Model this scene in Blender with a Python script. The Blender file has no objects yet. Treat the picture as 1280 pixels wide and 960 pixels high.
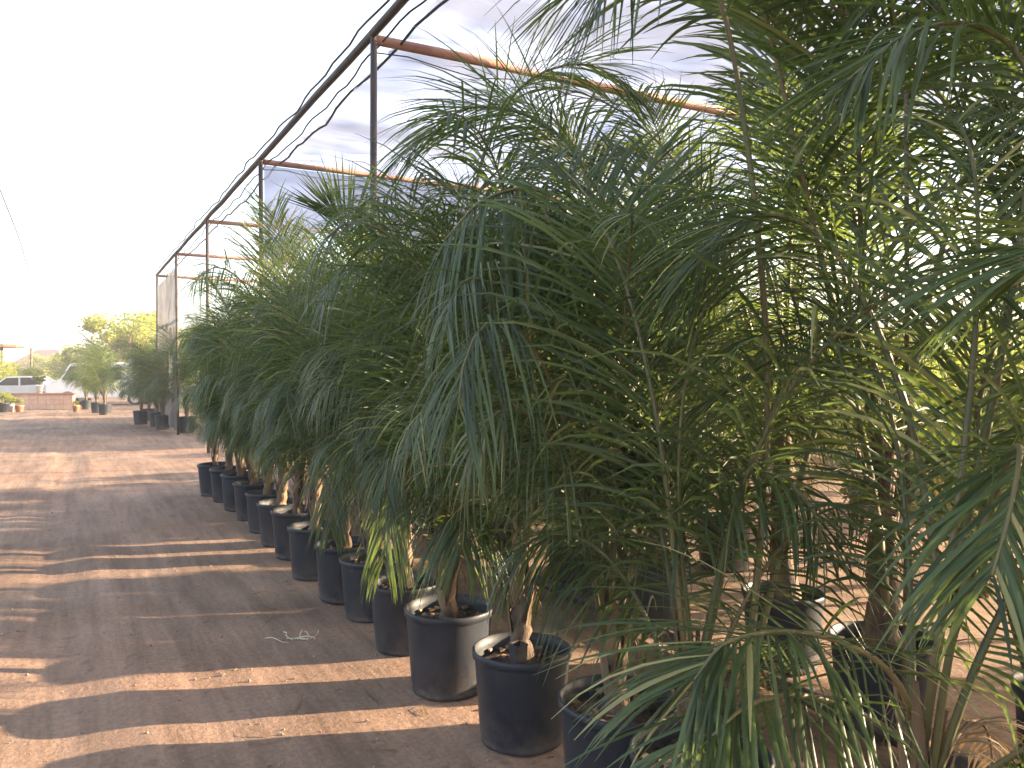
import bpy, math, random
import numpy as np
from mathutils import Vector, Matrix, noise
R = math.radians
sc = bpy.context.scene
col = sc.collection

# ------------------------------------------------------------ camera, sky, sun, exposure
CAMH = 1.6
YAW, PITCH, F = R(28.9), R(0.92), 1000.0
cd = bpy.data.cameras.new('camera'); cam = bpy.data.objects.new('camera', cd); col.objects.link(cam)
cam.location = (0, 0, CAMH); cam.rotation_euler = (R(90) - PITCH, 0, -YAW)
cd.sensor_width = 36; cd.lens = 36 * F / 1280; cd.clip_start = 0.05; cd.clip_end = 2000
sc.camera = cam
SUN_AZ, SUN_EL = R(-19.0), R(13.0)          # azimuth counted from +X towards +Y
sv = Vector((math.cos(SUN_AZ) * math.cos(SUN_EL), math.sin(SUN_AZ) * math.cos(SUN_EL), math.sin(SUN_EL)))
w = bpy.data.worlds.new('World'); sc.world = w; w.use_nodes = True
nt = w.node_tree; sky = nt.nodes.new('ShaderNodeTexSky'); sky.sky_type = 'NISHITA'; sky.sun_disc = False
sky.sun_elevation = SUN_EL; sky.sun_rotation = math.atan2(sv.x, sv.y)
sky.air_density = 1.0; sky.dust_density = 4.0; sky.ozone_density = 1.0
bg = nt.nodes['Background']; bg.inputs['Strength'].default_value = 0.15
hz = nt.nodes.new('ShaderNodeMix'); hz.data_type = 'RGBA'; hz.inputs[0].default_value = .5   # thin bright haze veiling the whole sky
hz.inputs[7].default_value = (1.40, 1.46, 1.62, 1)
nt.links.new(sky.outputs[0], hz.inputs[6]); nt.links.new(hz.outputs[2], bg.inputs[0])
sd = bpy.data.lights.new('sun', 'SUN'); sun = bpy.data.objects.new('sun', sd); col.objects.link(sun)
sd.energy = 5.0; sd.angle = R(0.5); sd.color = (1.0, 0.78, 0.52)
sun.rotation_euler = sv.to_track_quat('Z', 'Y').to_euler()
sc.view_settings.view_transform = 'Standard'; sc.view_settings.look = 'None'
sc.view_settings.exposure = 2.82; sc.view_settings.gamma = 1.0; sc.view_settings.use_curve_mapping = False
sc.cycles.max_bounces = 8; sc.cycles.transparent_max_bounces = 16

CM = Matrix.Rotation(-YAW, 3, 'Z') @ Matrix.Rotation(R(90) - PITCH, 3, 'X')
def P(px, py, d):                            # photo pixel + distance along the view axis -> world point
    return Vector((0, 0, CAMH)) + CM @ Vector(((px - 640) / F * d, (480 - py) / F * d, -d))
def G(px, d):                                # ground point under a photo column at a distance
    p = P(px, 480, d); return p.x, p.y

# ------------------------------------------------------------ object helpers
def tag(o, label=None, cat=None, group=None, kind=None):
    if label: o['label'] = label
    if cat: o['category'] = cat
    if group: o['group'] = group
    if kind: o['kind'] = kind
    return o
def empty(name, loc, rz=0, **k):
    o = bpy.data.objects.new(name, None); col.objects.link(o); o.location = loc; o.rotation_euler = (0, 0, rz)
    o.empty_display_size = .1
    return tag(o, **k)
def link(name, me, parent=None, loc=(0, 0, 0), rot=(0, 0, 0), sca=(1, 1, 1), **k):
    o = bpy.data.objects.new(name, me); col.objects.link(o)
    if parent: o.parent = parent
    o.location = loc; o.rotation_euler = rot; o.scale = sca
    return tag(o, **k)

class MB:
    def __init__(s): s.v = []; s.f = []; s.a = []; s.mi = []
    def add(s, vs, fs, a=0.5, mi=0):
        b = len(s.v); s.v += [tuple(p) for p in vs]; s.f += [tuple(i + b for i in f) for f in fs]
        s.a += [a] * len(vs); s.mi += [mi] * len(fs)
    def box(s, x0, x1, y0, y1, z0, z1, a=.5, mi=0, M=None):
        vs = [Vector(p) for p in ((x0,y0,z0),(x1,y0,z0),(x1,y1,z0),(x0,y1,z0),(x0,y0,z1),(x1,y0,z1),(x1,y1,z1),(x0,y1,z1))]
        if M: vs = [M @ p for p in vs]
        s.add(vs, ((0,3,2,1),(4,5,6,7),(0,1,5,4),(1,2,6,5),(2,3,7,6),(3,0,4,7)), a, mi)
    def tube(s, pts, rad, n=6, a=.5, mi=0, cap=True):
        pts = [Vector(p) for p in pts]
        if not hasattr(rad, '__len__'): rad = [rad] * len(pts)
        vs = []; ref = None
        for i, p in enumerate(pts):
            t = (pts[min(i + 1, len(pts) - 1)] - pts[max(i - 1, 0)]).normalized()
            if ref is None:
                ref = Vector((0, 0, 1)) if abs(t.z) < .9 else Vector((1, 0, 0))
            u = (ref - t * ref.dot(t)).normalized(); v = t.cross(u); ref = u
            for k in range(n):
                q = 2 * math.pi * k / n
                vs.append(p + (u * math.cos(q) + v * math.sin(q)) * rad[i])
        fs = [(i*n + k, i*n + (k+1) % n, (i+1)*n + (k+1) % n, (i+1)*n + k) for i in range(len(pts)-1) for k in range(n)]
        if cap: fs += [tuple(range(n))[::-1], tuple((len(pts)-1)*n + k for k in range(n))]
        s.add(vs, fs, a, mi)
    def lathe(s, prof, n=28, a=.5, mi=0, wob=0, cen=(0, 0, 0)):
        vs = []
        for (r, z) in prof:
            for k in range(n):
                q = 2 * math.pi * k / n; rr = r * (1 + wob * math.sin(2 * q + 1))
                vs.append((cen[0] + rr * math.cos(q), cen[1] + rr * math.sin(q), cen[2] + z))
        fs = [(i*n + k, i*n + (k+1) % n, (i+1)*n + (k+1) % n, (i+1)*n + k) for i in range(len(prof)-1) for k in range(n)]
        s.add(vs, fs, a, mi)
    def mesh(s, name, mats, smooth=True):
        me = bpy.data.meshes.new(name); me.from_pydata(s.v, [], s.f)
        for m in (mats if isinstance(mats, (list, tuple)) else [mats]): me.materials.append(m)
        at = me.attributes.new('vary', 'FLOAT', 'POINT'); at.data.foreach_set('value', s.a)
        me.polygons.foreach_set('material_index', s.mi)
        me.polygons.foreach_set('use_smooth', [smooth] * len(s.f)); me.update()
        return me

# ------------------------------------------------------------ materials
def mat(name, c1, c2=None, rough=.8, scale=4, bump=0, bscale=None, metallic=0, detail=6, spec=None, coord='Object', stretch=None, ramp=(.35, .65)):
    m = bpy.data.materials.new(name); m.use_nodes = True; t = m.node_tree; b = t.nodes['Principled BSDF']
    b.inputs['Roughness'].default_value = rough; b.inputs['Metallic'].default_value = metallic
    if spec is not None: b.inputs['Specular IOR Level'].default_value = spec
    tc = t.nodes.new('ShaderNodeTexCoord'); mp = t.nodes.new('ShaderNodeMapping')
    t.links.new(tc.outputs[coord], mp.inputs[0])
    if stretch: mp.inputs['Scale'].default_value = stretch
    oi = t.nodes.new('ShaderNodeObjectInfo'); t.links.new(oi.outputs['Random'], mp.inputs['Location']) if coord == 'Object' else None
    nz = t.nodes.new('ShaderNodeTexNoise'); nz.inputs['Scale'].default_value = scale; nz.inputs['Detail'].default_value = detail
    t.links.new(mp.outputs[0], nz.inputs[0])
    cr = t.nodes.new('ShaderNodeValToRGB'); cr.color_ramp.elements[0].position = ramp[0]; cr.color_ramp.elements[1].position = ramp[1]
    cr.color_ramp.elements[0].color = (*c1, 1); cr.color_ramp.elements[1].color = (*(c2 or c1), 1)
    t.links.new(nz.outputs[0], cr.inputs[0]); t.links.new(cr.outputs[0], b.inputs['Base Color'])
    if bump:
        n2 = t.nodes.new('ShaderNodeTexNoise'); n2.inputs['Scale'].default_value = bscale or scale * 6; n2.inputs['Detail'].default_value = 5
        t.links.new(mp.outputs[0], n2.inputs[0])
        bp = t.nodes.new('ShaderNodeBump'); bp.inputs['Strength'].default_value = bump; bp.inputs['Distance'].default_value = .02
        t.links.new(n2.outputs[0], bp.inputs['Height']); t.links.new(bp.outputs[0], b.inputs['Normal'])
    return m

def leaf_mat(name, dark, light, trans, tfac=.35, rough=.42, dry=None):
    m = bpy.data.materials.new(name); m.use_nodes = True; t = m.node_tree; b = t.nodes['Principled BSDF']
    L = t.links.new; N = t.nodes.new
    at = N('ShaderNodeAttribute'); at.attribute_name = 'vary'
    oi = N('ShaderNodeObjectInfo')
    ad = N('ShaderNodeMath'); ad.operation = 'MULTIPLY_ADD'; ad.inputs[1].default_value = .38
    L(oi.outputs['Random'], ad.inputs[0])
    m2 = N('ShaderNodeMath'); m2.operation = 'MULTIPLY'; m2.inputs[1].default_value = .68; L(at.outputs['Fac'], m2.inputs[0]); L(m2.outputs[0], ad.inputs[2])
    cr = N('ShaderNodeValToRGB'); e = cr.color_ramp.elements
    e[0].position = .1; e[0].color = (*dark, 1); e[1].position = .8; e[1].color = (*light, 1)
    x = e.new(.985); x.color = (*(dry or light), 1)
    L(ad.outputs[0], cr.inputs[0])
    L(cr.outputs[0], b.inputs['Base Color']); b.inputs['Roughness'].default_value = rough
    b.inputs['Specular IOR Level'].default_value = .35
    tr = N('ShaderNodeBsdfTranslucent'); tr.inputs[0].default_value = (*trans, 1)
    mx = N('ShaderNodeMixShader'); mx.inputs[0].default_value = tfac
    L(b.outputs[0], mx.inputs[1]); L(tr.outputs[0], mx.inputs[2]); L(mx.outputs[0], t.nodes['Material Output'].inputs[0])
    return m

def cloth_mat(name, c, alpha, tfac=.6, weave=60):
    m = bpy.data.materials.new(name); m.use_nodes = True; t = m.node_tree; L = t.links.new; N = t.nodes.new
    t.nodes.remove(t.nodes['Principled BSDF'])
    tc = N('ShaderNodeTexCoord'); mp = N('ShaderNodeMapping'); mp.inputs['Scale'].default_value = (.25, 1.1, 1); L(tc.outputs['Object'], mp.inputs[0])
    nz = N('ShaderNodeTexNoise'); nz.inputs['Scale'].default_value = 1.2; nz.inputs['Detail'].default_value = 4; L(mp.outputs[0], nz.inputs[0])
    cr = N('ShaderNodeValToRGB'); e = cr.color_ramp.elements; e[0].position = .4; e[1].position = .62
    e[0].color = (*[q * .55 for q in c], 1); e[1].color = (*c, 1); L(nz.outputs[0], cr.inputs[0])
    d = N('ShaderNodeBsdfDiffuse'); r = N('ShaderNodeBsdfTranslucent'); L(cr.outputs[0], d.inputs[0]); L(cr.outputs[0], r.inputs[0])
    m1 = N('ShaderNodeMixShader'); m1.inputs[0].default_value = tfac; L(d.outputs[0], m1.inputs[1]); L(r.outputs[0], m1.inputs[2])
    tp = N('ShaderNodeBsdfTransparent'); tp.inputs[0].default_value = (.80, .82, 1, 1)
    m2 = N('ShaderNodeMixShader'); L(m1.outputs[0], m2.inputs[1]); L(tp.outputs[0], m2.inputs[2]); mr = N('ShaderNodeMapRange'); L(nz.outputs[0], mr.inputs[0]); mr.inputs[1].default_value = .35; mr.inputs[2].default_value = .7; mr.inputs[3].default_value = alpha * .3; mr.inputs[4].default_value = alpha * 2.6; L(mr.outputs[0], m2.inputs[0])
    L(m2.outputs[0], t.nodes['Material Output'].inputs[0])
    return m

M = {}
M['leaf'] = leaf_mat('palm_leaf', (.008, .022, .010), (.078, .112, .040), (.20, .28, .05), .28, .40, (.32, .27, .11))
M['rachis'] = mat('palm_stalk', (.055, .065, .022), (.17, .13, .055), .5, 3, .2, 40, stretch=(1, 1, .3))
M['dryleaf'] = leaf_mat('dry_leaf', (.12, .075, .04), (.26, .18, .10), (.2, .13, .06), .2, .7)
M['trunk'] = mat('palm_trunk', (.042, .027, .019), (.17, .105, .065), .85, 14, .7, 60, stretch=(1, 1, .22))
M['sheath'] = mat('leaf_sheath', (.055, .036, .022), (.22, .145, .085), .75, 10, .5, 70, stretch=(1, 1, .2))
M['pot'] = mat('black_plastic', (.010, .014, .022), (.024, .031, .044), .5, 5, .05, 60, ramp=(.3, .8))
def dusty(m, c):
    t = m.node_tree; L = t.links.new; N = t.nodes.new; b = t.nodes['Principled BSDF']; b.inputs['Specular IOR Level'].default_value = .3; old = b.inputs['Base Color'].links[0].from_socket
    tc = N('ShaderNodeTexCoord'); sp = N('ShaderNodeSeparateXYZ'); L(tc.outputs['Object'], sp.inputs[0])
    mr = N('ShaderNodeMapRange'); L(sp.outputs[2], mr.inputs[0]); mr.inputs[1].default_value = .0; mr.inputs[2].default_value = .22; mr.inputs[3].default_value = .42; mr.inputs[4].default_value = .07
    oi = N('ShaderNodeObjectInfo'); va = N('ShaderNodeVectorMath'); va.operation = 'ADD'; L(tc.outputs['Object'], va.inputs[0]); L(oi.outputs['Random'], va.inputs[1])
    nz = N('ShaderNodeTexNoise'); nz.inputs['Scale'].default_value = 9; nz.inputs['Detail'].default_value = 8; nz.inputs['Roughness'].default_value = .7; L(va.outputs[0], nz.inputs[0])
    rp = N('ShaderNodeValToRGB'); rp.color_ramp.elements[0].position = .38; rp.color_ramp.elements[1].position = .68; L(nz.outputs[0], rp.inputs[0])
    mu = N('ShaderNodeMath'); mu.operation = 'MULTIPLY'; L(mr.outputs[0], mu.inputs[0]); L(rp.outputs[0], mu.inputs[1])
    mx = N('ShaderNodeMix'); mx.data_type = 'RGBA'; L(mu.outputs[0], mx.inputs[0]); L(old, mx.inputs[6]); mx.inputs[7].default_value = (*c, 1); L(mx.outputs[2], b.inputs['Base Color'])
    m2 = N('ShaderNodeMath'); m2.operation = 'MULTIPLY_ADD'; L(mu.outputs[0], m2.inputs[0]); m2.inputs[1].default_value = .4; m2.inputs[2].default_value = .50; L(m2.outputs[0], b.inputs['Roughness'])
dusty(M['pot'], (.20, .145, .11))
M['soil'] = mat('potting_soil', (.022, .013, .009), (.085, .048, .028), .95, 30, 1, 90)
M['chip'] = mat('wood_chip', (.16, .085, .05), (.42, .30, .20), .9, 12)
M['post'] = mat('dark_steel', (.016, .012, .012), (.050, .030, .024), .6, 9, .2, 50, stretch=(1, 1, .4))
M['rust'] = mat('rusty_pipe', (.24, .105, .075), (.36, .19, .14), .6, 5, .2, 50)
M['cable'] = mat('dark_cable', (.035, .03, .03), (.06, .05, .05), .8, 5)
M['cloth'] = cloth_mat('shade_cloth', (.46, .50, .66), .16)
M['cloth2'] = cloth_mat('grey_shade_cloth', (.13, .13, .14), .06, .45)
M['groundpipe'] = mat('black_hose', (.02, .018, .018), (.075, .05, .04), .6, 8, .3, 40)
M['label'] = mat('dry_stalk', (.42, .36, .27), (.60, .54, .42), .8, 20)
M['bark'] = mat('tree_bark', (.08, .055, .04), (.17, .12, .08), .9, 8, .6, 40)
M['treeleaf'] = leaf_mat('tree_leaf', (.08, .11, .02), (.22, .25, .06), (.44, .46, .08), .45, .5)
M['treeleaf2'] = leaf_mat('olive_leaf', (.05, .075, .02), (.14, .17, .05), (.28, .32, .06), .38, .5)
M['orange'] = mat('orange_block', (.55, .33, .23), (.66, .44, .32), .85, 3, .2, 30)
M['white'] = mat('white_paint', (.70, .70, .70), (.78, .78, .78), .45, 2)
M['silver'] = mat('silver_paint', (.42, .44, .46), (.5, .52, .54), .3, 2, metallic=.3)
M['glass'] = mat('dark_glass', (.015, .018, .022), (.02, .022, .026), .08, 2)
M['tyre'] = mat('tyre_rubber', (.015, .015, .015), (.03, .03, .03), .8, 8)
M['rim'] = mat('wheel_metal', (.4, .4, .41), (.5, .5, .5), .35, 4, metallic=.7)
M['lamp'] = mat('lamp_lens', (.45, .45, .43), (.6, .6, .58), .2, 4)
M['roof'] = mat('brown_roof', (.16, .10, .09), (.25, .17, .15), .85, 6, .4, 30)
M['roof2'] = mat('orange_roof', (.42, .18, .10), (.52, .26, .16), .7, 6, .2, 30)
M['wall'] = mat('cream_render', (.50, .43, .36), (.60, .53, .45), .9, 2, .2, 30)
M['clay'] = mat('terracotta', (.30, .12, .07), (.42, .19, .11), .8, 8)
M['stone'] = mat('dirt_clod', (.16, .105, .075), (.32, .23, .17), .95, 30, .6, 80)

# ground: reddish compacted dirt, pale dust and darker damp blotches, tyre streaks along the lane
def ground_mat():
    m = bpy.data.materials.new('dirt_ground'); m.use_nodes = True; t = m.node_tree; L = t.links.new; N = t.nodes.new
    b = t.nodes['Principled BSDF']; b.inputs['Roughness'].default_value = .93; b.inputs['Specular IOR Level'].default_value = .25
    tc = N('ShaderNodeTexCoord')
    def nz(scale, detail, stretch=(1, 1, 1), rough=.6, dist=0):
        mp = N('ShaderNodeMapping'); mp.inputs['Scale'].default_value = stretch; L(tc.outputs['Object'], mp.inputs[0])
        n = N('ShaderNodeTexNoise'); n.inputs['Scale'].default_value = scale; n.inputs['Detail'].default_value = detail
        n.inputs['Roughness'].default_value = rough; n.inputs['Distortion'].default_value = dist; L(mp.outputs[0], n.inputs[0]); return n
    def ramp(n, a, c1, b_, c2):
        r = N('ShaderNodeValToRGB'); e = r.color_ramp.elements; e[0].position = a; e[1].position = b_; e[0].color = (*c1, 1); e[1].color = (*c2, 1)
        L(n.outputs[0], r.inputs[0]); return r
    def mix(kind, f, a, b2):
        x = N('ShaderNodeMix'); x.data_type = 'RGBA'; x.blend_type = kind
        if isinstance(f, float): x.inputs[0].default_value = f
        else: L(f.outputs[0], x.inputs[0])
        L(a, x.inputs[6]); L(b2, x.inputs[7]); return x.outputs[2]
    big = ramp(nz(.7, 8, dist=.4), .35, (.178, .117, .083), .65, (.285, .195, .142))
    red = ramp(nz(.33, 6), .45, (0, 0, 0), .7, (.55, .55, .55))
    rc = N('ShaderNodeRGB'); rc.outputs[0].default_value = (.31, .175, .115, 1)
    c = mix('MIX', red, big.outputs[0], rc.outputs[0])
    streak = ramp(nz(7, 7, (1, .07, 1), .7, .3), .3, (.62, .60, .59), .7, (1.22, 1.22, 1.24))
    c = mix('MULTIPLY', 1.0, c, streak.outputs[0])
    fine = ramp(nz(38, 6, rough=.75), .3, (.62, .6, .58), .7, (1.25, 1.24, 1.22))
    c = mix('MULTIPLY', .8, c, fine.outputs[0])
    spots = ramp(nz(9, 3, rough=.5), .62, (1, 1, 1), .72, (.62, .58, .55))
    c = mix('MULTIPLY', .7, c, spots.outputs[0])
    L(c, b.inputs['Base Color'])
    n1 = nz(26, 8, rough=.7); n2 = nz(4, 5, (1, .25, 1))
    b1 = N('ShaderNodeBump'); b1.inputs['Strength'].default_value = .55; b1.inputs['Distance'].default_value = .02; L(n1.outputs[0], b1.inputs['Height'])
    b2 = N('ShaderNodeBump'); b2.inputs['Strength'].default_value = .4; b2.inputs['Distance'].default_value = .04; L(n2.outputs[0], b2.inputs['Height']); L(b1.outputs[0], b2.inputs['Normal'])
    L(b2.outputs[0], b.inputs['Normal'])
    return m
M['ground'] = ground_mat()

# ------------------------------------------------------------ ground sheet
def hgt(x, y):
    if x < -14 or x > 14 or y > 45: return 0.0
    f = min(1, (x + 14) / 3, (14 - x) / 3, (45 - y) / 6)
    h = .010 * noise.noise((x * .55, y * .35, 0)) + .006 * noise.noise((x * 2.1, y * 1.4, 3)) + .004 * noise.noise((x * 6, y * 5, 7))
    if x < 1.2:                                # tyre ruts along the lane
        for c, wd, dp in ((-.10, .17, .020), (-1.75, .22, .016), (.55, .14, .003), (-3.4, .2, .010)):
            xx = x - c - .06 * math.sin(y * .5)
            h += -dp * math.exp(-(xx / wd) ** 2) + dp * .25 * math.exp(-((abs(xx) - wd * 1.9) / (wd * .6)) ** 2)
    if x > 1.3: h += .02 * min(1, (x - 1.3))
    return h * f
def build_ground():
    def axis(lo, hi, step, far):
        a = list(np.arange(lo, hi + 1e-6, step)); s = step; q = hi
        while q < far: s *= 1.35; q += s; a.append(q)
        s = step; q = lo
        while q > -far: s *= 1.35; q -= s; a.insert(0, q)
        return a
    xs = axis(-6, 6, .07, 900); ys = axis(1, 22, .09, 900)
    vs = [(x, y, hgt(x, y)) for y in ys for x in xs]; n = len(xs)
    fs = [(j*n + i, j*n + i + 1, (j+1)*n + i + 1, (j+1)*n + i) for j in range(len(ys)-1) for i in range(n-1)]
    me = bpy.data.meshes.new('ground'); me.from_pydata(vs, [], fs); me.materials.append(M['ground'])
    me.polygons.foreach_set('use_smooth', [True] * len(fs))
    link('ground', me, kind='structure')
build_ground()

# ------------------------------------------------------------ shade structure
PX = 2.32; PH = 4.5; POSTY = [-4.2, 1.15, 6.69, 11.33, 16.3, 21.3, 26.5]; FARX = 9.2
sh = empty('shade_structure', (PX, 11.33, 0), label='long shade structure of dark posts and rusty pipes with translucent roof cloth over the palms', cat='shade structure')
def off(p): return (p[0] - PX, p[1] - 11.33, p[2])
rnd = random.Random(5)
def wavy(x, y0, y1, z, amp, seed, r, seg=.25):
    pts = []; y = y0
    while y <= y1:
        ph = (y - y0)
        pts.append(off((x + amp * noise.noise((y * 1.5, seed, 0)), y, z + amp * 1.4 * noise.noise((y * 1.7, seed, 5)) - amp * abs(math.sin(ph * .63)))))
        y += seg
    m = MB(); m.tube(pts, r, 5); return m
pm = MB(); pm.tube([(0, 0, -.05), (0, 0, PH)], .031, 10)
post_me = pm.mesh('post', M['post'])
for x in (PX, FARX):
    for y in POSTY: link('post', post_me, sh, off((x + rnd.uniform(-.02, .02), y, 0)), (rnd.uniform(-.006, .006), rnd.uniform(-.006, .006), 0))
for x in (PX, FARX):
    m = MB(); pts = [off((x, y, PH + .03 + rnd.uniform(-.012, .012))) for y in np.arange(-3.4, 26.8, 1.2)]; m.tube(pts, .038, 8)
    link('edge_beam', m.mesh('edge_beam', M['post']), sh)
for y in POSTY:
    m = MB(); m.tube([off((PX + (FARX - PX) * k / 6, y + .02, PH - .015 + rnd.uniform(-.01, .01))) for k in range(7)], .048 if y < 10 else .04, 8)
    link('cross_beam', m.mesh('cross_beam', M['rust']), sh)
    m = MB(); m.tube([off((PX + (FARX - PX) * k / 20, y + .07, PH - .12 + .03 * math.sin(k * 1.7) + rnd.uniform(-.01, .01))) for k in range(21)], .006, 5)
    link('tie_cable', m.mesh('tie_cable', M['cable']), sh)
for x, z, amp, r in ((PX - .1, PH + .05, .045, .010), (PX + .10, PH - .02, .045, .009), (PX + .24, PH - .01, .05, .013)):
    link('tie_cable', wavy(x, -3.2, 26.4, z, amp, x * 9, r).mesh('tie_cable', M['cable']), sh)
for i in range(len(POSTY) - 1):                 # one roof sheet per bay
    y0, y1 = POSTY[i], POSTY[i + 1]; nx, ny = 60, 36; vs = []
    if i >= 3: continue
    for b in range(ny + 1):
        for a in range(nx + 1):
            u, v = a / nx, b / ny; x = PX + .24 + (FARX - PX - .3) * u
            z = PH + .005 - .10 * math.sin(math.pi * v) ** 2 * (.4 + .6 * math.sin(math.pi * u)) + .07 * noise.noise((u * 7 + v * 4, v * 5, i)) + .02 * noise.noise((u * 26, v * 16, i))
            if a == 0: x += .04 * math.sin(b * 2.3 + i)
            vs.append(off((x, y0 + .06 + (y1 - y0 - .12) * v, z)))
    fs = [(b*(nx+1) + a, b*(nx+1) + a + 1, (b+1)*(nx+1) + a + 1, (b+1)*(nx+1) + a) for b in range(ny) for a in range(nx)]
    m = MB(); m.add(vs, fs); link('roof_cloth', m.mesh('roof_cloth', M['cloth']), sh)
def hanging(p0, p1, ztop, zbot, n, seed, mt, name):
    vs = []; nz = 10; p0 = Vector(p0); p1 = Vector(p1); d = (p1 - p0); nn = Vector((-d.y, d.x, 0)).normalized()
    for k in range(nz + 1):
        for a in range(n + 1):
            u = a / n; zb = zbot(u); z = ztop + (zb - ztop) * k / nz
            q = p0 + d * u + nn * (.06 * noise.noise((u * 12, k * .25, seed)) * (.3 + k / nz))
            vs.append(off((q.x, q.y, z)))
    fs = [(b*(n+1) + a, b*(n+1) + a + 1, (b+1)*(n+1) + a + 1, (b+1)*(n+1) + a) for b in range(nz) for a in range(n)]
    m = MB(); m.add(vs, fs); link(name, m.mesh(name, mt), sh)
hanging((PX + .05, 11.4, 0), (FARX - .1, 11.4, 0), PH - .05, lambda u: 2.95 + .8 * math.sin(min(1, u * 3) * math.pi) ** 2 * (u < .34) + .5 * u, 40, 1, M['cloth'], 'divider_cloth')
hanging((PX, 21.4, 0), (PX, 26.4, 0), PH - .35, lambda u: .12, 30, 2, M['cloth2'], 'side_cloth')

# ------------------------------------------------------------ palm fronds
def leaflet(mb, base, dirv, up, length, width, grav, rng, nseg=5, a=None):
    p = Vector(base); d = Vector(dirv).normalized(); st = length / nseg; rows = []
    wv = d.cross(up)
    if wv.length < 1e-3: wv = Vector((1, 0, 0))
    wv.normalize(); tw = rng.uniform(-.5, .5)
    for k in range(nseg + 1):
        t = k / nseg; wd = width * (.45 + 1.3 * t if t < .35 else .95 * (1 - ((t - .35) / .65) ** 2.2)) * .5
        side = wv - d * wv.dot(d)
        side = side.normalized() if side.length > 1e-4 else wv
        nrm = side.cross(d); s2 = side * math.cos(tw * t) + nrm * math.sin(tw * t); n2 = s2.cross(d)
        rows.append((p.copy(), s2, n2, max(wd, .0007)))
        p = p + d * st
        d = (d + Vector((0, 0, -1)) * grav * (.35 + t)).normalized()
    vs = []; fs = []
    for k, (q, s2, n2, wd) in enumerate(rows):
        vs += [q - s2 * wd - n2 * wd * .35, q, q + s2 * wd - n2 * wd * .35]
    for k in range(nseg):
        b = k * 3; fs += [(b, b + 1, b + 4, b + 3), (b + 1, b + 2, b + 5, b + 4)]
    mb.add(vs, fs, rng.random() ** 1.3 if a is None else a)

def cat(pts, n):
    pts = [Vector(p) for p in pts]; pts = [pts[0] * 2 - pts[1]] + pts + [pts[-1] * 2 - pts[-2]]; out = []
    m = len(pts) - 3
    for i in range(n + 1):
        u = i / n * m; k = min(int(u), m - 1); t = u - k; a, b, c, d = pts[k:k + 4]
        out.append(.5 * ((2 * b) + (c - a) * t + (2 * a - 5 * b + 4 * c - d) * t * t + (3 * b - a - 3 * c + d) * t ** 3))
    return out

def frond_geo(curve, rng, Lmax=.55, npair=48, s0=.26, width=.022, grav=.24, rbase=.014, plum=.55, separate=False, fwd=.75, down=0):
    """returns (rachis MB, [leaflet MBs])"""
    rb = MB(); n = len(curve) - 1
    rb.tube(curve, [rbase * (1 - .85 * (i / n)) + .0015 for i in range(n + 1)], 6)
    outs = []; one = MB()
    for i in range(npair):
        s = s0 + (1 - s0) * ((i + .5) / npair); x = s * n; k = min(int(x), n - 1); f = x - k
        p = curve[k].lerp(curve[k + 1], f); t = (curve[k + 1] - curve[k]).normalized()
        side = t.cross(Vector((0, 0, 1)))
        side = side.normalized() if side.length > .05 else Vector((0, 1, 0))
        upv = side.cross(t)
        q = (s - s0) / (1 - s0)
        L = Lmax * (.55 + .45 * min(1, q * 3.5)) * (1 - .55 * max(0, q - .55) / .45) * rng.uniform(.85, 1.1)
        for sg in (-1, 1):
            if rng.random() < .04: continue
            pl = rng.uniform(-plum, plum); fw = fwd + .7 * q + rng.uniform(-.15, .15)
            d = side * sg * math.cos(pl) + upv * (math.sin(pl) + .15) + t * fw - Vector((0, 0, down * rng.uniform(.5, 1.4)))
            mb = MB() if separate else one
            leaflet(mb, p, d, upv, L, width * rng.uniform(.8, 1.15), grav * rng.uniform(.7, 1.35), rng)
            if separate: outs.append(mb)
    return rb, (outs if separate else [one])

def arch(elev0, droop, length, rng, n=16, bend=.1, power=1.5):
    p = Vector((0, 0, 0)); pts = [p.copy()]; az = 0
    for i in range(n):
        s = (i + .5) / n; a = elev0 - droop * s ** power; az += bend / n
        p = p + Vector((math.cos(a) * math.cos(az), math.cos(a) * math.sin(az), math.sin(a))) * (length / n); pts.append(p.copy())
    return pts

AGES = [(89, 35, 2.0), (87, 75, 2.05), (85, 108, 2.1), (80, 132, 2.05), (76, 140, 1.75), (70, 140, 1.4), (58, 120, 1.1)]
FR = []
for ai, (e, dr, ln) in enumerate(AGES):
    row = []
    for k in range(4):
        rg = random.Random(ai * 10 + k)
        cv = arch(R(e + rg.uniform(-4, 4)), R(dr + rg.uniform(-10, 14)), ln, rg, bend=rg.uniform(-.5, .5), power=rg.uniform(2.1, 3.0))
        rb, ls = frond_geo(cv, rg, Lmax=rg.uniform(.50, .72) * (1 if ai < 5 else .8), npair=64, s0=.24, width=.0122, grav=.22 + .05 * ai, plum=.75, rbase=.011, down=.12 * ai)
        row.append((rb.mesh('frond', M['rachis']), ls[0].mesh('leaflet', M['leaf'])))
    FR.append(row)
FRT = []                                        # long upright fronds of the bigger palms
for k in range(6):
    rg = random.Random(70 + k)
    cv = arch(R(rg.uniform(80, 89)), R(rg.uniform(45, 95)), rg.uniform(2.7, 3.2), rg, n=20, bend=rg.uniform(-.4, .4), power=rg.uniform(2.2, 3))
    rb, ls = frond_geo(cv, rg, Lmax=rg.uniform(.62, .80), npair=70, s0=.36, width=.018, grav=.20, plum=.6, rbase=.017, down=.15)
    FRT.append((rb.mesh('frond', M['rachis']), ls[0].mesh('leaflet', M['leaf'])))
rg = random.Random(99)
rb, ls = frond_geo(arch(R(40), R(125), 1.3, rg), rg, Lmax=.4, npair=26, width=.016, grav=.5)
DRY = (rb.mesh('frond', M['dryleaf']), ls[0].mesh('leaflet', M['dryleaf']))

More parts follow.
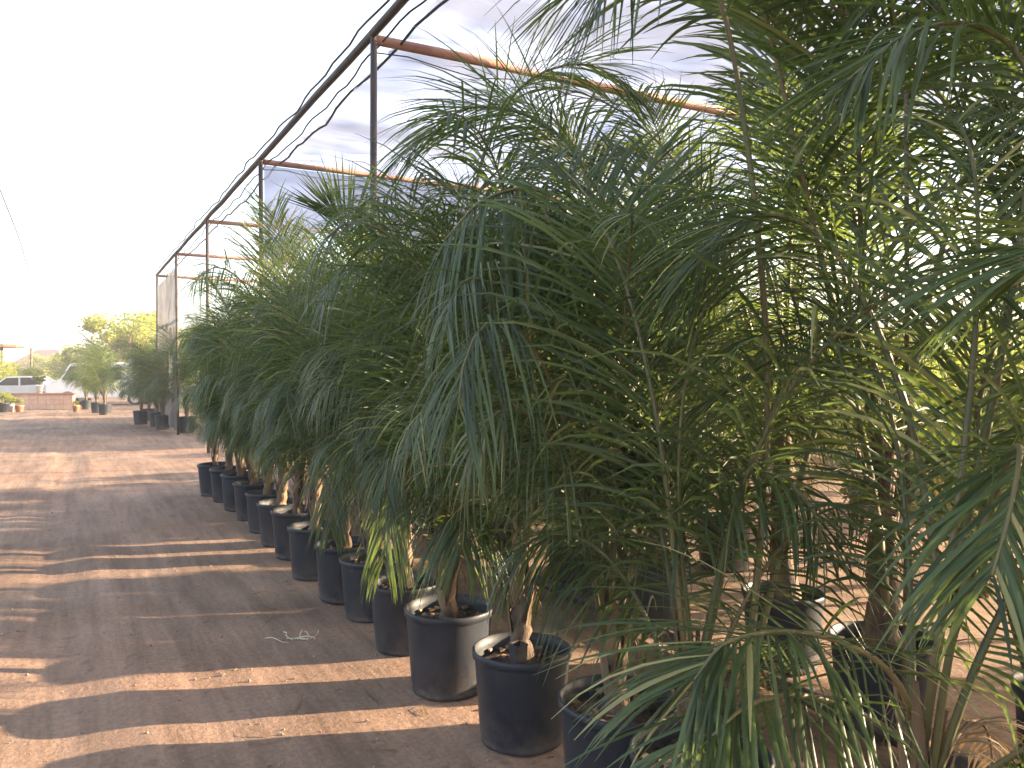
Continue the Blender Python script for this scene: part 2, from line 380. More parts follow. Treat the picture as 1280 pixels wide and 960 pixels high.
# pot, soil, trunk
PR, PHT = .215, .40
m = MB(); m.lathe([(.001, .006), (.165, .0), (.178, .004), (.181, .02), (.178, .03), (.184, .05), (.206, .355), (.208, .362), (.217, .368), (.219, .394), (.214, .400), (.208, .398), (.204, .36), (.198, .30)], 36)
def pot_mesh(seed):
    rg = random.Random(seed); q = MB(); q.v = [(x * (1 + .012 * noise.noise((x * 6, y * 6, z * 3 + seed))), y * (1 + .02 * noise.noise((x * 5, y * 5, z * 4 + seed * 3))), z + .004 * noise.noise((x * 9, y * 9, seed))) for x, y, z in m.v]
    q.f = m.f; q.a = m.a; q.mi = m.mi; me = q.mesh('pot', M['pot']); return me
POTS = [pot_mesh(i) for i in range(5)]
def soil_mesh(seed):
    rg = random.Random(seed); m = MB(); prof = [(.0005, .345), (.05, .35), (.1, .34), (.15, .335), (.201, .325)]
    m.lathe(prof, 24); m.v = [(x, y, z + .012 * noise.noise((x * 25, y * 25, seed))) for x, y, z in m.v]
    for k in range(46):
        a = rg.uniform(0, 6.28); r = .19 * math.sqrt(rg.random()); Mx = Matrix.Translation((r * math.cos(a), r * math.sin(a), .345)) @ Matrix.Rotation(rg.uniform(0, 6), 4, 'Z') @ Matrix.Rotation(rg.uniform(-.6, .6), 4, 'X')
        s = rg.uniform(.006, .018); m.box(-s, s, -s * .5, s * .5, -.004, .005, mi=1 if rg.random() < .45 else 0, M=Mx)
    return m.mesh('soil', [M['soil'], M['chip']], False)
SOIL = [soil_mesh(i) for i in range(4)]
def trunk_mesh(seed, h=.75, r0=.043, r1=.028):
    rg = random.Random(seed); m = MB(); n = 18; pts = []; rad = []
    lx, ly = rg.uniform(-.05, .05), rg.uniform(-.05, .05)
    for i in range(n + 1):
        t = i / n; pts.append((lx * t * t + .008 * math.sin(i), ly * t * t + .008 * math.cos(i * 1.3), .33 + h * t))
        rad.append((r0 + (r1 - r0) * t) * (1.25 - .25 * min(1, t * 6)) * (1 + .06 * math.sin(i * 2.1)))
    m.tube(pts, rad, 12)
    return m.mesh('trunk', M['trunk']), Vector((lx, ly, .33 + h))
TR = [trunk_mesh(i, h) for i, h in enumerate((.30, .44, .36, .50))]
TRB = [trunk_mesh(10 + i, h, .075, .045) for i, h in enumerate((.8, 1.0, .9))]
def sheath_mesh(seed, L):
    rg = random.Random(seed); m = MB(); vs = []; n = 8
    for k in range(n + 1):
        t = k / n; wdt = (.040 * (1 - t) ** 1.2 + .008) * min(1, .35 + t * 5); bow = .004 + .016 * min(1, t * 5) + .06 * t * t
        for j in range(5):
            q = (j / 4 - .5) * 2.0
            vs.append((bow + .02 * math.cos(q * 1.3) * (1 - t), wdt * math.sin(q), L * t))
    fs = [(k*5 + j, k*5 + j + 1, (k+1)*5 + j + 1, (k+1)*5 + j) for k in range(n) for j in range(4)]
    m.add(vs, fs)
    for f in range(5):
        y = rg.uniform(-.02, .02); z = rg.uniform(.1, .5) * L
        m.tube([(.03, y, z), (.05, y * 2, z + .06), (.06 + rg.uniform(0, .03), y * 3, z + rg.uniform(-.06, .1))], .0018, 3)
    return m.mesh('leaf_sheath', M['sheath'])
SHE = [sheath_mesh(i, L) for i, L in enumerate((.34, .45, .26))]

def palm(x, y, seed, label, group, potted=True, scale=1.0, nf=15, tall=False, spin=None, amax=6, cat_='palm', fscale=1.0, dry=1, skip=(), lane=1.0, big=0):
    rg = random.Random(seed); z = hgt(x, y)
    root = empty('potted_palm' if potted else 'palm', (x, y, z), 0, label=label, cat=cat_, group=group)
    if potted:
        s = rg.uniform(.96, 1.04)
        tl = (rg.uniform(-.02, .02), rg.uniform(-.02, .02), rg.uniform(0, 6))
        link('pot', POTS[seed % 5], root, rot=tl, sca=(s, s, s)); link('soil', rg.choice(SOIL), root, rot=tl, sca=(s, s, s))
    tm, top = rg.choice(TRB if tall else TR); zo = 0 if potted else -.40
    rz = rg.uniform(0, 6.28)
    tk = link('trunk', tm, root, (0, 0, zo), (0, 0, rz), (scale, scale, 1))
    top = Matrix.Rotation(rz, 3, 'Z') @ top; h0 = .33 + zo
    for k in range(7):
        f = k / 7; a = k * 2.4 + rg.random(); p = top * (.15 + .8 * f)
        p.z = h0 + (top.z - .33) * (.12 + .75 * f)
        link('leaf_sheath', rg.choice(SHE), tk, Matrix.Rotation(-rz, 3, 'Z') @ Vector((p.x + .015 * math.cos(a), p.y + .015 * math.sin(a), p.z - zo)), (0, 0, a - rz), (.9, .9, rg.uniform(.8, 1.2)))
    ph = rg.uniform(0, 6.28) if spin is None else spin
    for k in range(nf):
        age = k / (nf - 1); ai = min(amax, max(0, int(round(age * 6 + rg.uniform(-.5, .5))))); v = rg.choice(FR[ai]) if k >= big else FRT[(k + seed) % 6]
        az = ph + k * 2.39996 + rg.uniform(-.3, .3)
        if any(abs(((az - q[0] + math.pi) % (2 * math.pi)) - math.pi) < q[1] and age >= q[2] for q in skip): continue
        q = 1 - (1 - lane) * max(0, -math.cos(az)) ** .5 if math.cos(az) < 0 else 1.0   # crowded fronds stay upright towards the lane
        s = scale * fscale * rg.uniform(.74, 1.14) * (.92 if age < .15 else 1)
        zz = zo + top.z - .30 * age * (top.z - .3) - .03
        o = link('frond', v[0], root, (top.x + .02 * math.cos(az), top.y + .02 * math.sin(az), zz), (rg.uniform(-.16, .16), rg.uniform(-.12, .12), az), (s * q, s * (.5 + .5 * q), s * (1 + .06 * (1 - q))))
        link('leaflet', v[1], o, kind='stuff')
    for k in range(dry):
        az = rg.uniform(-1.3, 1.3); s = rg.uniform(.45, .7)
        o = link('frond', DRY[0], root, (top.x, top.y, zo + .33 + (top.z - .33) * rg.uniform(.4, .8)), (0, 0, az), (s, s, s), label='dry brown frond')
        link('leaflet', DRY[1], o, kind='stuff')
    return root

def hero(root, pts, seed, n=22, **kw):
    rg = random.Random(seed); o = Vector(root.location)
    sep = kw.pop('separate', True)
    cv = [p - o for p in cat([P(*p) for p in pts], n)]
    rb, ls = frond_geo(cv, rg, separate=sep, **kw)
    fo = link('frond', rb.mesh('frond', M['rachis']), root)
    for l in ls:
        lo = link('leaflet', l.mesh('leaflet', M['leaf']), fo)
        if not sep: lo['kind'] = 'stuff'
    return fo

ORD = ['first', 'second', 'third', 'fourth', 'fifth', 'sixth', 'seventh', 'eighth', 'ninth', 'tenth', 'eleventh', 'twelfth', 'thirteenth', 'fourteenth', 'fifteenth', 'sixteenth']
FRONT = [(1.74, 2.36), (1.70, 2.99), (1.66, 3.66), (1.69, 4.33), (1.72, 5.0), (1.68, 5.47), (1.66, 6.16), (1.70, 6.9), (1.69, 7.45), (1.71, 8.15), (1.73, 8.9), (1.71, 9.57), (1.69, 10.26), (1.63, 10.86)]
gF = 'potted palms in the front row along the dirt lane'
fr = []
z2 = palm(1.80, 1.20, 201, 'nearest potted palm, its trunk and arching fronds filling the right foreground', gF, nf=9, scale=1.0, skip=((R(190), 1.3, 0),))
z1 = palm(1.72, 1.90, 202, 'potted palm at the bottom edge, its pot rim hidden under drooping foreground fronds', gF, nf=10, scale=1.0, skip=((R(210), 1.1, .15),), lane=.6)
names = {0: 'potted palm whose half hidden pot shows reddish soil near the bottom edge',
         1: 'potted palm with dark thick trunk and small black sleeve on its soil',
         2: 'potted palm with sunlit tan trunk in pot whose right side catches the sun'}
for i, (x, y) in enumerate(FRONT):
    lab = names.get(i, 'potted palm, %s pot from the camera along the front row' % ORD[i + 2])
    s = (1.0, 1.03, .98)[i] if i < 3 else random.Random(i * 7).uniform(.84, 1.10)
    fr.append(palm(x, y, 300 + i, lab, gF, nf=17, scale=s * (1.04 if i < 9 else .93), lane=.5, amax=5 if i < 2 else 6, dry=1 if i in (3, 8) else 0))
m = MB(); m.lathe([(.001, .0), (.034, .0), (.040, .09), (.043, .092), (.043, .1), (.037, .1), (.032, .02), (.001, .02)], 4)
link('sleeve', m.mesh('sleeve', M['pot'], False), None, (FRONT[1][0] - .07, FRONT[1][1] - .09, .352 + hgt(*FRONT[1])), (0, 0, .9),
     label='small square black plastic sleeve standing on the soil beside the dark thick trunk', cat='plastic sleeve')
gB = 'taller palms of the back row under the shade structure'
BACK = [(3.25, 1.55), (3.16, 2.31), (3.35, 3.05), (3.3, 4.05), (3.25, 4.55), (3.35, 5.1), (3.3, 6.2), (3.35, 7.3), (3.25, 8.0), (3.3, 8.8), (3.25, 9.6), (3.3, 10.4)]
bk = []
for i, (x, y) in enumerate(BACK):
    lab = 'tall palm of the row behind the ground pipe, %s from the right' % ORD[i]
    bk.append(palm(x, y, 500 + i, lab, gB, nf=8 if i < 2 else 12 if i < 4 else 18, scale=1.0 if i < 4 else 1.02, tall=True, fscale=1.0, dry=1, big=(6, 5, 5, 4)[i] if i < 4 else 0, amax=6 if i < 3 else 5))
gT = 'palms of the third row deeper under the roof'
for i, (x, y) in enumerate([(4.6, 4.8), (4.9, 7.1), (4.7, 8.0), (4.8, 9.1), (4.7, 10.4)]):
    palm(x, y, 600 + i, 'dim palm of the third row deep under the roof, %s from the right edge' % ORD[i], gT, nf=15, scale=.80, dry=0)
for i, (x, y, lab) in enumerate(((3.3, .55, 'palm added past the right edge for shade, its frond tips entering the picture'), (4.6, .9, 'palm added behind the right edge for shade, deeper under the roof than the nearest one'), (2.7, -.35, 'unseen palm added outside the lower right corner for shade, beside the nearest pot'))):
    palm(x, y, 560 + i, lab, gB, nf=15, scale=1.1, tall=True, dry=0, big=7)  # palms added outside the frame to keep sun off the right-hand fronds
gR = 'potted palms of the far group beyond the gap'
for i, (px, d) in enumerate(((203, 21.8), (196, 22.8), (176, 24.0), (186, 25.6), (233, 20.5), (131, 29.2), (121, 30.6), (108, 33.5))):
    x, y = G(px, d)
    lab = ['potted palm nearest the lane in the far group beside the grey side cloth', 'potted palm just behind the nearest pot of the far group', 'potted palm at the left of the four far pots by the cloth',
           'potted palm hidden in the middle of the far group', 'potted palm just right of the grey side cloth in the gap', 'small far palm in the dark pot left of the far group', 'far palm just left of and behind the small dark pot', 'farthest and leftmost palm beyond the lane end'][i]
    palm(x, y, 700 + i, lab, gR, nf=16, scale=1.0 if i < 5 else 1.05, dry=0)

# individually shaped fronds of the nearest palms
hero(z2, [(1165, 960, 1.95), (1120, 850, 1.85), (1050, 802, 1.75), (970, 790, 1.65), (905, 806, 1.58), (868, 850, 1.53)], 1, Lmax=.50, npair=60, s0=.22, width=.0115, grav=.22, rbase=.008, plum=.8, fwd=.5, down=.5)
hero(z2, [(1175, 960, 1.95), (1090, 900, 1.8), (1010, 870, 1.65), (940, 880, 1.5), (890, 920, 1.42)], 21, Lmax=.42, npair=40, s0=.3, width=.011, grav=.2, rbase=.008, plum=.8, fwd=.7, down=.6)
hero(z2, [(1190, 800, 1.9), (1250, 600, 1.7), (1275, 560, 1.5), (1262, 640, 1.4), (1240, 720, 1.35)], 2, Lmax=.36, npair=42, s0=.3, width=.010, grav=.2, rbase=.008, plum=.6, down=.6)
hero(bk[1], [(1112, 800, 3.53), (1092, 620, 3.45), (1050, 420, 3.4), (1003, 220, 3.3), (965, 50, 3.2), (925, -90, 3.0), (860, -190, 2.8)], 3, Lmax=.78, npair=66, s0=.42, width=.020, grav=.16, rbase=.020, down=.1)
hero(bk[0], [(1290, 860, 3.02), (1235, 650, 3.0), (1222, 520, 2.95), (1262, 380, 2.85), (1340, 250, 2.75)], 4, Lmax=.66, npair=52, s0=.3, width=.016, grav=.14, rbase=.016)
hero(fr[1], [(668, 640, 3.45), (700, 420, 3.45), (712, 285, 3.25), (670, 238, 3.0), (605, 250, 2.85), (556, 300, 2.8)], 5, Lmax=.70, npair=50, s0=.42, width=.018, grav=.5, rbase=.012, plum=.3, fwd=.25, down=1.6)
hero(fr[1], [(665, 640, 3.5), (735, 420, 3.7), (735, 225, 3.85), (670, 150, 3.85), (585, 135, 3.8), (515, 180, 3.75)], 6, Lmax=.74, npair=62, s0=.36, width=.017, grav=.18, rbase=.013, plum=.35, down=.25)
hero(fr[2], [(560, 660, 3.95), (570, 400, 4.0), (600, 210, 4.1), (650, 110, 4.1), (730, 80, 4.1), (800, 120, 4.0)], 16, Lmax=.66, npair=56, s0=.4, width=.016, grav=.18, rbase=.012, plum=.4, down=.1)
hero(z2, [(1180, 760, 1.9), (1330, 500, 1.7), (1390, 330, 1.6), (1350, 290, 1.45), (1290, 330, 1.35)], 7, Lmax=.46, npair=40, s0=.4, width=.016, grav=.2, rbase=.009, down=.3)
hero(z1, [(930, 900, 2.45), (960, 500, 2.5), (930, 150, 2.45), (880, -60, 2.35), (810, -90, 2.25), (750, -20, 2.2)], 8, Lmax=.60, npair=54, s0=.5, width=.013, grav=.22, rbase=.011, down=.6)
hero(z2, [(1185, 760, 1.95), (1260, 400, 1.95), (1290, 120, 1.9), (1230, 35, 1.9), (1140, 40, 1.85), (1060, 100, 1.8)], 9, Lmax=.56, npair=56, s0=.4, width=.014, grav=.18, rbase=.010, down=.3)
hero(z1, [(925, 900, 2.45), (1000, 600, 2.55), (1090, 350, 2.6), (1200, 230, 2.6), (1290, 260, 2.5)], 10, Lmax=.60, npair=56, s0=.35, width=.014, grav=.2, rbase=.011)
hero(z2, [(1180, 760, 1.95), (1130, 500, 2.1), (1040, 310, 2.2), (940, 270, 2.25), (850, 340, 2.25)], 11, Lmax=.56, npair=58, s0=.35, width=.013, grav=.2, rbase=.010, down=.4)
hero(fr[3], [(508, 690, 4.6), (512, 610, 4.55), (496, 590, 4.42), (484, 640, 4.33), (480, 700, 4.3)], 31, Lmax=.50, npair=34, s0=.4, width=.012, grav=.4, rbase=.008, plum=.5, down=1.2, separate=False)
hero(fr[5], [(432, 650, 5.6), (436, 590, 5.55), (424, 570, 5.4), (416, 610, 5.3), (414, 660, 5.25)], 32, Lmax=.46, npair=30, s0=.4, width=.012, grav=.4, rbase=.008, plum=.5, down=1.2, separate=False)
hero(fr[4], [(462, 560, 5.2), (455, 400, 5.1), (440, 300, 5.0), (415, 262, 4.9)], 12, Lmax=.50, npair=34, s0=.55, width=.018, grav=.06, rbase=.013, plum=1.0, fwd=1.1)

# ------------------------------------------------------------ pipe on the ground, stake, scraps, clods
m = MB(); m.tube([(3.0 + .02 * math.sin(y), y, .055 + hgt(3.0, y)) for y in np.arange(-2, 15, .5)], .042, 10)
link('ground_pipe', m.mesh('ground_pipe', M['groundpipe']), label='long dark pipe lying on the dirt between the front and back palm rows', cat='pipe')
x, y = G(1133, 2.9)
m = MB(); m.tube([(0, 0, -.05), (0.01, 0, 1.2), (0, 0.01, 2.6)], [.011, .010, .008], 7)
link('garden_stake', m.mesh('garden_stake', M['bark']), None, (x, y, hgt(x, y)), label='slim dark vertical stake among the fronds at the right', cat='stake')
rg = random.Random(8); m = MB(); c0 = Vector((*G(366, 4.72), 0)); c0.z = hgt(c0.x, c0.y)
for k in range(7):
    a = rg.uniform(-.5, .5) + (0 if k % 3 else 1.4); p = Vector((rg.uniform(-.06, .06), rg.uniform(-.05, .05), .012)); pts = [p]
    for j in range(4):
        a += rg.uniform(-.7, .7); p = p + Vector((math.cos(a + .5) * .038, math.sin(a + .5) * .038, rg.uniform(-.008, .012))); pts.append(p)
    m.tube(pts, .0028, 4)
link('dry_leaf_scrap', m.mesh('dry_leaf_scrap', M['label']), None, c0, label='small pale tangled scrap of dry stalks lying on the bare lane', cat='debris')
m = MB(); rg = random.Random(12)
for k in range(2600):
    d = 2.6 + 14 * rg.random() ** 1.6; px = rg.uniform(-20, 1250); xx, yy = G(px, d)
    if xx > 3.6: continue
    s = rg.choice((.003, .004, .006, .010)) * rg.uniform(.7, 1.3); Mx = Matrix.Translation((xx, yy, hgt(xx, yy) + s * .3)) @ Matrix.Rotation(rg.uniform(0, 6), 4, 'Z') @ Matrix.Rotation(rg.uniform(-.5, .5), 4, 'X')
    vs = [Mx @ (Vector(v) * s * rg.uniform(.7, 1.3)) for v in ((1,0,0),(0,1,0),(-1,0,0),(0,-1,0),(0,0,.8),(0,0,-.8))]
    m.add(vs, ((0,1,4),(1,2,4),(2,3,4),(3,0,4),(1,0,5),(2,1,5),(3,2,5),(0,3,5)))
link('dirt_clods', m.mesh('dirt_clods', M['stone'], False), kind='stuff', label='small clods and pebbles scattered over the dirt', cat='clods')
m = MB()
for k in range(420):                            # fallen leaflet litter round the pots
    xx = rg.gauss(2.0, .55); yy = rg.uniform(1.8, 13)
    a = rg.uniform(0, 6.28); L = rg.uniform(.05, .22); z = hgt(xx, yy) + .006
    if any((xx - q[0]) ** 2 + (yy - q[1]) ** 2 < .06 for q in FRONT): continue
    d = Vector((math.cos(a), math.sin(a), 0)); s = Vector((-d.y, d.x, 0)) * rg.uniform(.003, .006); p = Vector((xx, yy, z)); q = p + d * L * .5 + Vector((0, 0, rg.uniform(0, .02))) + s * 3
    m.add([p - s, p + s, q + s, q - s, p + d * L], ((0, 1, 2, 3), (3, 2, 4)), rg.random())
link('leaf_litter', m.mesh('leaf_litter', M['dryleaf']), kind='stuff', label='dry fallen leaflets scattered round the pots', cat='leaf litter')

# ------------------------------------------------------------ background trees and shrubs
def crown_mesh(seed, n, mt, ls=.05, clumps=26, squash=.8):
    rg = random.Random(seed); m = MB(); cl = []
    for k in range(clumps):
        v = Vector((rg.gauss(0, 1), rg.gauss(0, 1), rg.gauss(0, .8))).normalized() * (rg.random() ** .45) * .8
        cl.append((v, rg.uniform(.16, .36)))
    for k in range(n):
        c, r = rg.choice(cl); v = Vector((rg.gauss(0, 1), rg.gauss(0, 1), rg.gauss(0, 1))).normalized() * r * rg.random() ** .4
        p = c + v; p.z *= squash
        a = Vector((rg.gauss(0, 1), rg.gauss(0, 1), rg.gauss(0, .6))).normalized(); b = a.cross(Vector((rg.gauss(0, 1), rg.gauss(0, 1), rg.gauss(0, 1)))).normalized()
        s = ls * rg.uniform(.6, 1.4)
        m.add([p - a * s, p + b * s * .4, p + a * s, p - b * s * .4], ((0, 1, 2, 3),), rg.random())
    return m.mesh('crown', mt)
CR = [crown_mesh(i, 6500, M['treeleaf'], .045) for i in range(3)] + [crown_mesh(9, 6500, M['treeleaf2'], .045)]
def tree(x, y, h, r, ci, label, group=None, cat_='tree', name='tree', clear=.35):
    rg = random.Random(int(x * 31 + y * 7)); root = empty(name, (x, y, 0), rg.uniform(0, 6), label=label, cat=cat_, group=group)
    cz = h - r * .62; m = MB()
    m.tube([(0, 0, -.1), (.03 * h, 0, h * .3), (0, .02 * h, cz)], [.035 * h, .028 * h, .012 * h], 7)
    for k in range(6):
        a = k * 1.05 + rg.random(); b = h * rg.uniform(.25, .5)
        m.tube([(.02 * h, 0, b), (math.cos(a) * r * .4, math.sin(a) * r * .4, (b + cz) / 2 + .1), (math.cos(a) * r * .75, math.sin(a) * r * .75, cz + rg.uniform(-.2, .3) * r)], [.016 * h, .01 * h, .004 * h], 5)
    link('trunk', m.mesh('trunk', M['bark']), root)
    link('crown', CR[ci], root, (0, 0, cz), (0, 0, rg.uniform(0, 6)), (r, r, max(r * .9, (h - cz) * 1.1)))
    return root
TL = [(150, 48, 5.5, 3.0, 0, 'large yellow-green tree rising behind the far palms left of the grey cloth'),
      (185, 52, 5.2, 3.0, 1, 'yellow-green tree beside the grey cloth behind the far palms'),
      (118, 56, 4.0, 2.3, 3, 'olive tree at the left end of the far tree clump'),
      (232, 46, 4.3, 2.2, 2, 'sunlit yellow tree in the gap right of the grey cloth'),
      (262, 50, 4.4, 2.3, 0, 'yellow-green tree seen between the slim posts above the row'),
      (92, 70, 3.6, 2.6, 1, 'low pale yellow shrub behind the white van'),
      (62, 84, 3.8, 2.6, 0, 'pale shrub at the right side of the brown roofed house'),
      (8, 44, 2.3, 1.6, 2, 'pale yellow shrub under the orange canopy at the left edge'),
      (-22, 42, 2.6, 1.8, 1, 'shrub just outside the left edge below the orange canopy'),
      (28, 52, 2.0, 1.4, 0, 'low pale shrub between canopy and brown roofed house')]
for px, d, h, r, ci, lab in TL:
    x, y = G(px, d); tree(x, y, h, r, ci, lab, 'background trees at the end of the lane', 'tree' if h > 3 else 'shrub', 'tree' if h > 3 else 'shrub')
rg = random.Random(4); k = 0
for px, d, h, r in ((1290, 15, 2.5, 1.7), (1215, 17, 2.6, 1.8), (1150, 19, 2.6, 1.7), (1080, 22, 2.8, 2.0), (1000, 24, 2.8, 2.0), (920, 25, 2.9, 2.0), (840, 27, 2.9, 2.0), (760, 29, 3.0, 2.0), (680, 31, 3.0, 2.2), (600, 33, 3.0, 2.2), (520, 36, 3.2, 2.4), (440, 38, 3.2, 2.4), (360, 40, 3.4, 2.4), (310, 42, 3.4, 2.4)):
    x, y = G(px, d)
    tree(x, y, h, r, k % 4, 'sunlit yellow-green shrub behind the palms, %s from the right edge of the photo' % ORD[k], 'sunlit shrubs beyond the shade structure', 'shrub', 'shrub'); k += 1

k = 0
for x, y, h, r in ((7.4, .4, 1.9, 1.0), (7.6, 3.0, 2.0, .95), (7.4, 3.9, 1.9, .8), (7.9, 6.1, 2.1, 1.0), (7.4, 7.4, 2.0, 1.0), (8.0, 9.0, 2.2, 1.2), (7.4, 10.6, 1.9, 1.0), (7.1, -1.3, 1.9, 1.0), (9.2, -2.4, 2.2, 1.3), (5.6, 3.3, 1.15, .65), (5.9, 4.2, 1.1, .6), (6.7, 3.9, 1.5, .7), (5.9, 7.0, 1.2, .7), (5.8, 8.2, 1.2, .7)):  # some bushes added and spaced to cut the low sun into bands
    tree(x, y, h, r, (0, 1, 3, 2)[k % 4], 'yellow-green bush inside the shade structure, %s of a loose row partly added to block low sun' % ORD[k], 'bushes growing behind the palm rows', 'bush', 'bush', ); k += 1
k = 0
for x, y, h, r in ((10.4, 6.4, 1.7, 1.2), (11.2, 8.2, 1.9, 1.3), (11.6, 10.2, 2.0, 1.3), (11.4, 12.3, 1.9, 1.3), (11.8, 14.5, 2.1, 1.4), (11.4, 16.8, 2.0, 1.4), (12.0, 19.2, 2.2, 1.5), (11.6, 22.0, 2.2, 1.5), (9.9, 4.6, 1.5, 1.0)):
    tree(x, y, h, r, (1, 0, 2, 3)[k % 4], 'low sunlit bush outside the far posts, %s of its line' % ORD[k], 'low bushes outside the far posts', 'bush', 'bush'); k += 1

k = 0
for x, y, h, r in ((13.0, 10.6, 2.1, 1.4), (13.4, 13.0, 3.0, 1.7), (13.2, 15.4, 4.3, 2.1), (13.6, 17.9, 4.4, 2.1), (13.2, 20.3, 4.5, 2.1), (13.6, 22.8, 4.3, 2.1), (13.3, 25.2, 4.4, 2.0)):  # trees added behind the foliage so their shadow covers the far lane
    tree(x, y, h, r, (3, 0, 3, 1)[k % 4], 'bushy tree added right of the shade structure to shade the lane, %s from the right' % ORD[k], 'trees added right of the shade structure to shade the lane'); k += 1

# ------------------------------------------------------------ far end of the lane
x, y = G(54, 33.5); ang = -YAW
wl = empty('low_wall', (x, y, 0), ang, label='low orange block wall across the end of the lane with a coping', cat='wall')
for cidx in range(3):
    for j in range(7):
        m = MB(); w0 = -1.25 + j * .36 + (cidx % 2) * .0; m.box(w0 + .006, w0 + .354, -.12 + .004 * ((j + cidx) % 3), .12, cidx * .2 + .004, cidx * .2 + .197)
        link('block', m.mesh('block', M['orange'], False), wl)
m = MB(); m.box(-1.30, 1.32, -.16, .16, .60, .68); link('coping', m.mesh('coping', M['clay'], False), wl)
# bush in a white pot on the wall
def small_pot(name, px, d, z, pm, pr, ph, bush, ci, label, cat_):
    x, y = G(px, d); r = empty(name, (x, y, z), 0, label=label, cat=cat_)
    m = MB(); m.lathe([(.001, 0), (pr * .75, 0), (pr * .97, ph * .85), (pr * 1.06, ph * .86), (pr * 1.06, ph), (pr * .95, ph), (.001, ph * .9)], 16)
    link('pot', m.mesh('pot', pm), r)
    if bush: 
        m = MB(); m.tube([(0, 0, ph * .85), (0, 0, ph + bush * .5)], .02, 5); link('stem', m.mesh('stem', M['bark']), r)
        link('crown', CR[ci], r, (0, 0, ph + bush * .75), (0, 0, 1), (bush, bush, bush * .9))
small_pot('potted_bush', 49, 33.5, .68, M['white'], .15, .34, .36, 3, 'round green bush in a white pot on top of the low orange wall', 'potted bush')
small_pot('potted_bush', 95, 31.5, 0, M['clay'], .13, .26, .16, 3, 'small squat potted plant between orange wall and far palms', 'potted plant')
small_pot('potted_bush', 24, 31.5, 0, M['clay'], .16, .26, .2, 1, 'terracotta potted plant at the left end of the orange wall', 'potted plant')
small_pot('potted_bush', 4, 31.0, 0, M['pot'], .2, .38, .35, 0, 'dark potted plant at the very left edge of the lane end', 'potted plant')
small_pot('potted_bush', 13, 31.6, 0, M['white'], .13, .3, .25, 2, 'white potted plant between the dark pot and terracotta pot', 'potted plant')

def vehicle(name, px, d, rz, body_prof, w_, win, mt, label, cat_, wr=.33, wheels=(0.9, 3.4)):
    x, y = G(px, d); r = empty(name, (x, y, 0), rz, label=label, cat=cat_)
    def extr(prof, y0, y1, inset=0):
        n = len(prof); vs = [(a, y0, b) for a, b in prof] + [(a, y1, b) for a, b in prof]
        m = MB(); m.add(vs, [tuple(range(n)), tuple(range(2*n-1, n-1, -1))] + [(k, k + n, (k+1) % n + n, (k+1) % n) for k in range(n)]); return m
    o = link('body', extr(body_prof, -w_/2, w_/2).mesh('body', mt, False), r)
    bv = o.modifiers.new('b', 'BEVEL'); bv.width = .06; bv.segments = 3
    for sy in (-1, 1):
        for wp in win:
            link('window', extr(wp, sy * (w_/2 - .01), sy * (w_/2 + .006)).mesh('window', M['glass'], False), r)
        for wx in wheels:
            m = MB(); yy = sy * (w_/2 - .10)
            m.tube([(wx, yy - .1, wr), (wx, yy + .1, wr)], wr, 20); t = link('wheel', m.mesh('wheel', M['tyre'], False), r)
            m = MB(); m.tube([(wx, yy - .108, wr), (wx, yy + .108, wr)], wr * .6, 14); link('rim', m.mesh('rim', M['rim'], False), t)
        m = MB(); m.box(-.015, .03, sy * (w_/2 - .2) - .14, sy * (w_/2 - .2) + .14, .62, .8); link('headlight', m.mesh('headlight', M['lamp'], False), r)
    return r
vehicle('parked_van', 68, 37.5, -YAW + .12, [(0, .35), (0, 1.02), (.12, 1.12), (.62, 1.22), (1.05, 1.96), (4.6, 2.02), (4.75, 1.7), (4.8, .35)], 1.85,
        [[(.72, 1.2), (1.08, 1.82), (2.1, 1.85), (2.1, 1.15)], [(2.25, 1.22), (2.25, 1.78), (3.3, 1.78), (3.3, 1.22)]], M['white'], 'white van with dark windows parked beyond the orange wall', 'van', .34, (.95, 3.9))
vehicle('parked_car', -22, 40, -YAW + .1, [(0, .3), (0, .7), (.9, .88), (1.5, 1.32), (2.7, 1.36), (3.4, .98), (4.1, .92), (4.15, .3)], 1.65,
        [[(1.05, .9), (1.55, 1.26), (2.1, 1.28), (2.1, .9)], [(2.2, .9), (2.2, 1.28), (2.65, 1.28), (3.2, .95)]], M['silver'], 'silver car parked beyond the left part of the orange wall', 'car', .3, (.8, 3.3))
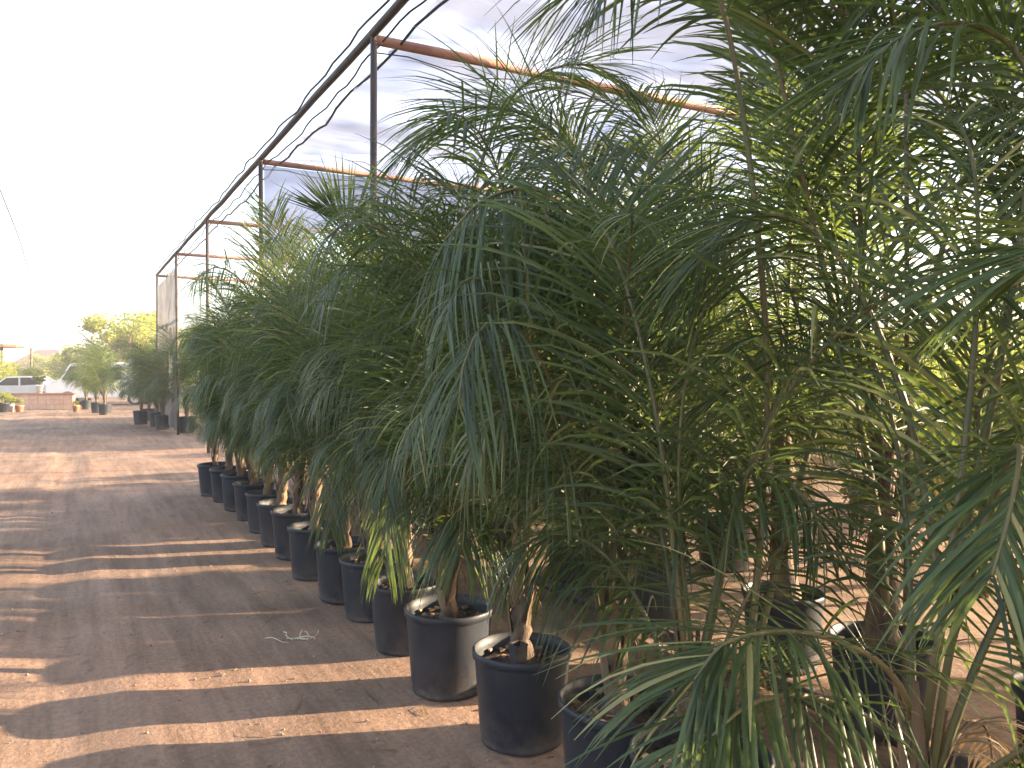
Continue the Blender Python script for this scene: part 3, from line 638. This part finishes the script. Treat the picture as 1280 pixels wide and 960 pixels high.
# house with brown roof
x, y = G(46, 88); hs = empty('house', (x, y, 0), -YAW, label='low cream house with a brown hipped roof at the end of the lane', cat='house')
m = MB(); m.box(-2.6, 2.6, 0, 4, 0, 2.3); link('wall', m.mesh('wall', M['wall'], False), hs)
m = MB(); m.add([(-3, -.4, 2.3), (3, -.4, 2.3), (3, 4.4, 2.3), (-3, 4.4, 2.3), (-1.1, 2, 4.0), (1.3, 2, 4.0)], ((0, 3, 2, 1), (0, 1, 5, 4), (2, 3, 4, 5), (1, 2, 5), (3, 0, 4))); link('roof', m.mesh('roof', M['roof'], False), hs)
for wx in (-1.6, 1.4):
    m = MB(); m.box(wx - .45, wx + .45, -.03, .02, 1.0, 1.9); wo = link('window', m.mesh('window', M['glass'], False), hs)
    m = MB()
    for a in ((wx - .52, wx - .45, .95, 1.95), (wx + .45, wx + .52, .95, 1.95), (wx - .45, wx + .45, 1.9, 1.95), (wx - .45, wx + .45, .95, 1.0)): m.box(a[0], a[1], -.06, .0, a[2], a[3])
    link('frame', m.mesh('frame', M['white'], False), wo)
m = MB(); m.box(-.4, .5, -.03, .02, 0, 2.05); link('door', m.mesh('door', M['bark'], False), hs)
m = MB(); m.tube(cat([P(-70, 60, 14), P(-30, 160, 20), P(0, 237, 27), P(30, 318, 40), P(46, 385, 62), P(50, 434, 88)], 40), .024, 5)
link('overhead_wire', m.mesh('overhead_wire', M['cable']), label='thin overhead wire coming down to the brown roofed house at the upper left', cat='wire')
# orange canopy at the left edge
x, y = G(-45, 50); cn = empty('open_shed', (x, y, 0), -YAW, label='open shed with flat orange roof on posts at the left edge of the photo', cat='shed')
m = MB(); m.box(-3.4, 2.6, -.2, 3.4, 3.12, 3.3); link('roof', m.mesh('roof', M['roof2'], False), cn)
m = MB(); m.box(-3.3, 2.5, -.1, -.02, 2.92, 3.12); link('fascia', m.mesh('fascia', M['post'], False), cn)
for a in (-3.2, -.4, 2.3):
    for b in (.1, 3.2):
        m = MB(); m.tube([(a, b, 0), (a, b, 3.12)], .07, 8); link('post', m.mesh('post', M['bark']), cn)

# ------------------------------------------------------------ air
m = MB(); m.box(-910, 910, -910, 915, -2, 8)
hm = bpy.data.materials.new('haze'); hm.use_nodes = True; t = hm.node_tree; t.nodes.remove(t.nodes['Principled BSDF'])
pv = t.nodes.new('ShaderNodeVolumePrincipled'); pv.inputs['Color'].default_value = (.97, .98, 1, 1); pv.inputs['Density'].default_value = .0017
t.links.new(pv.outputs[0], t.nodes['Material Output'].inputs['Volume'])
link('haze', m.mesh('haze', hm, False), kind='stuff')
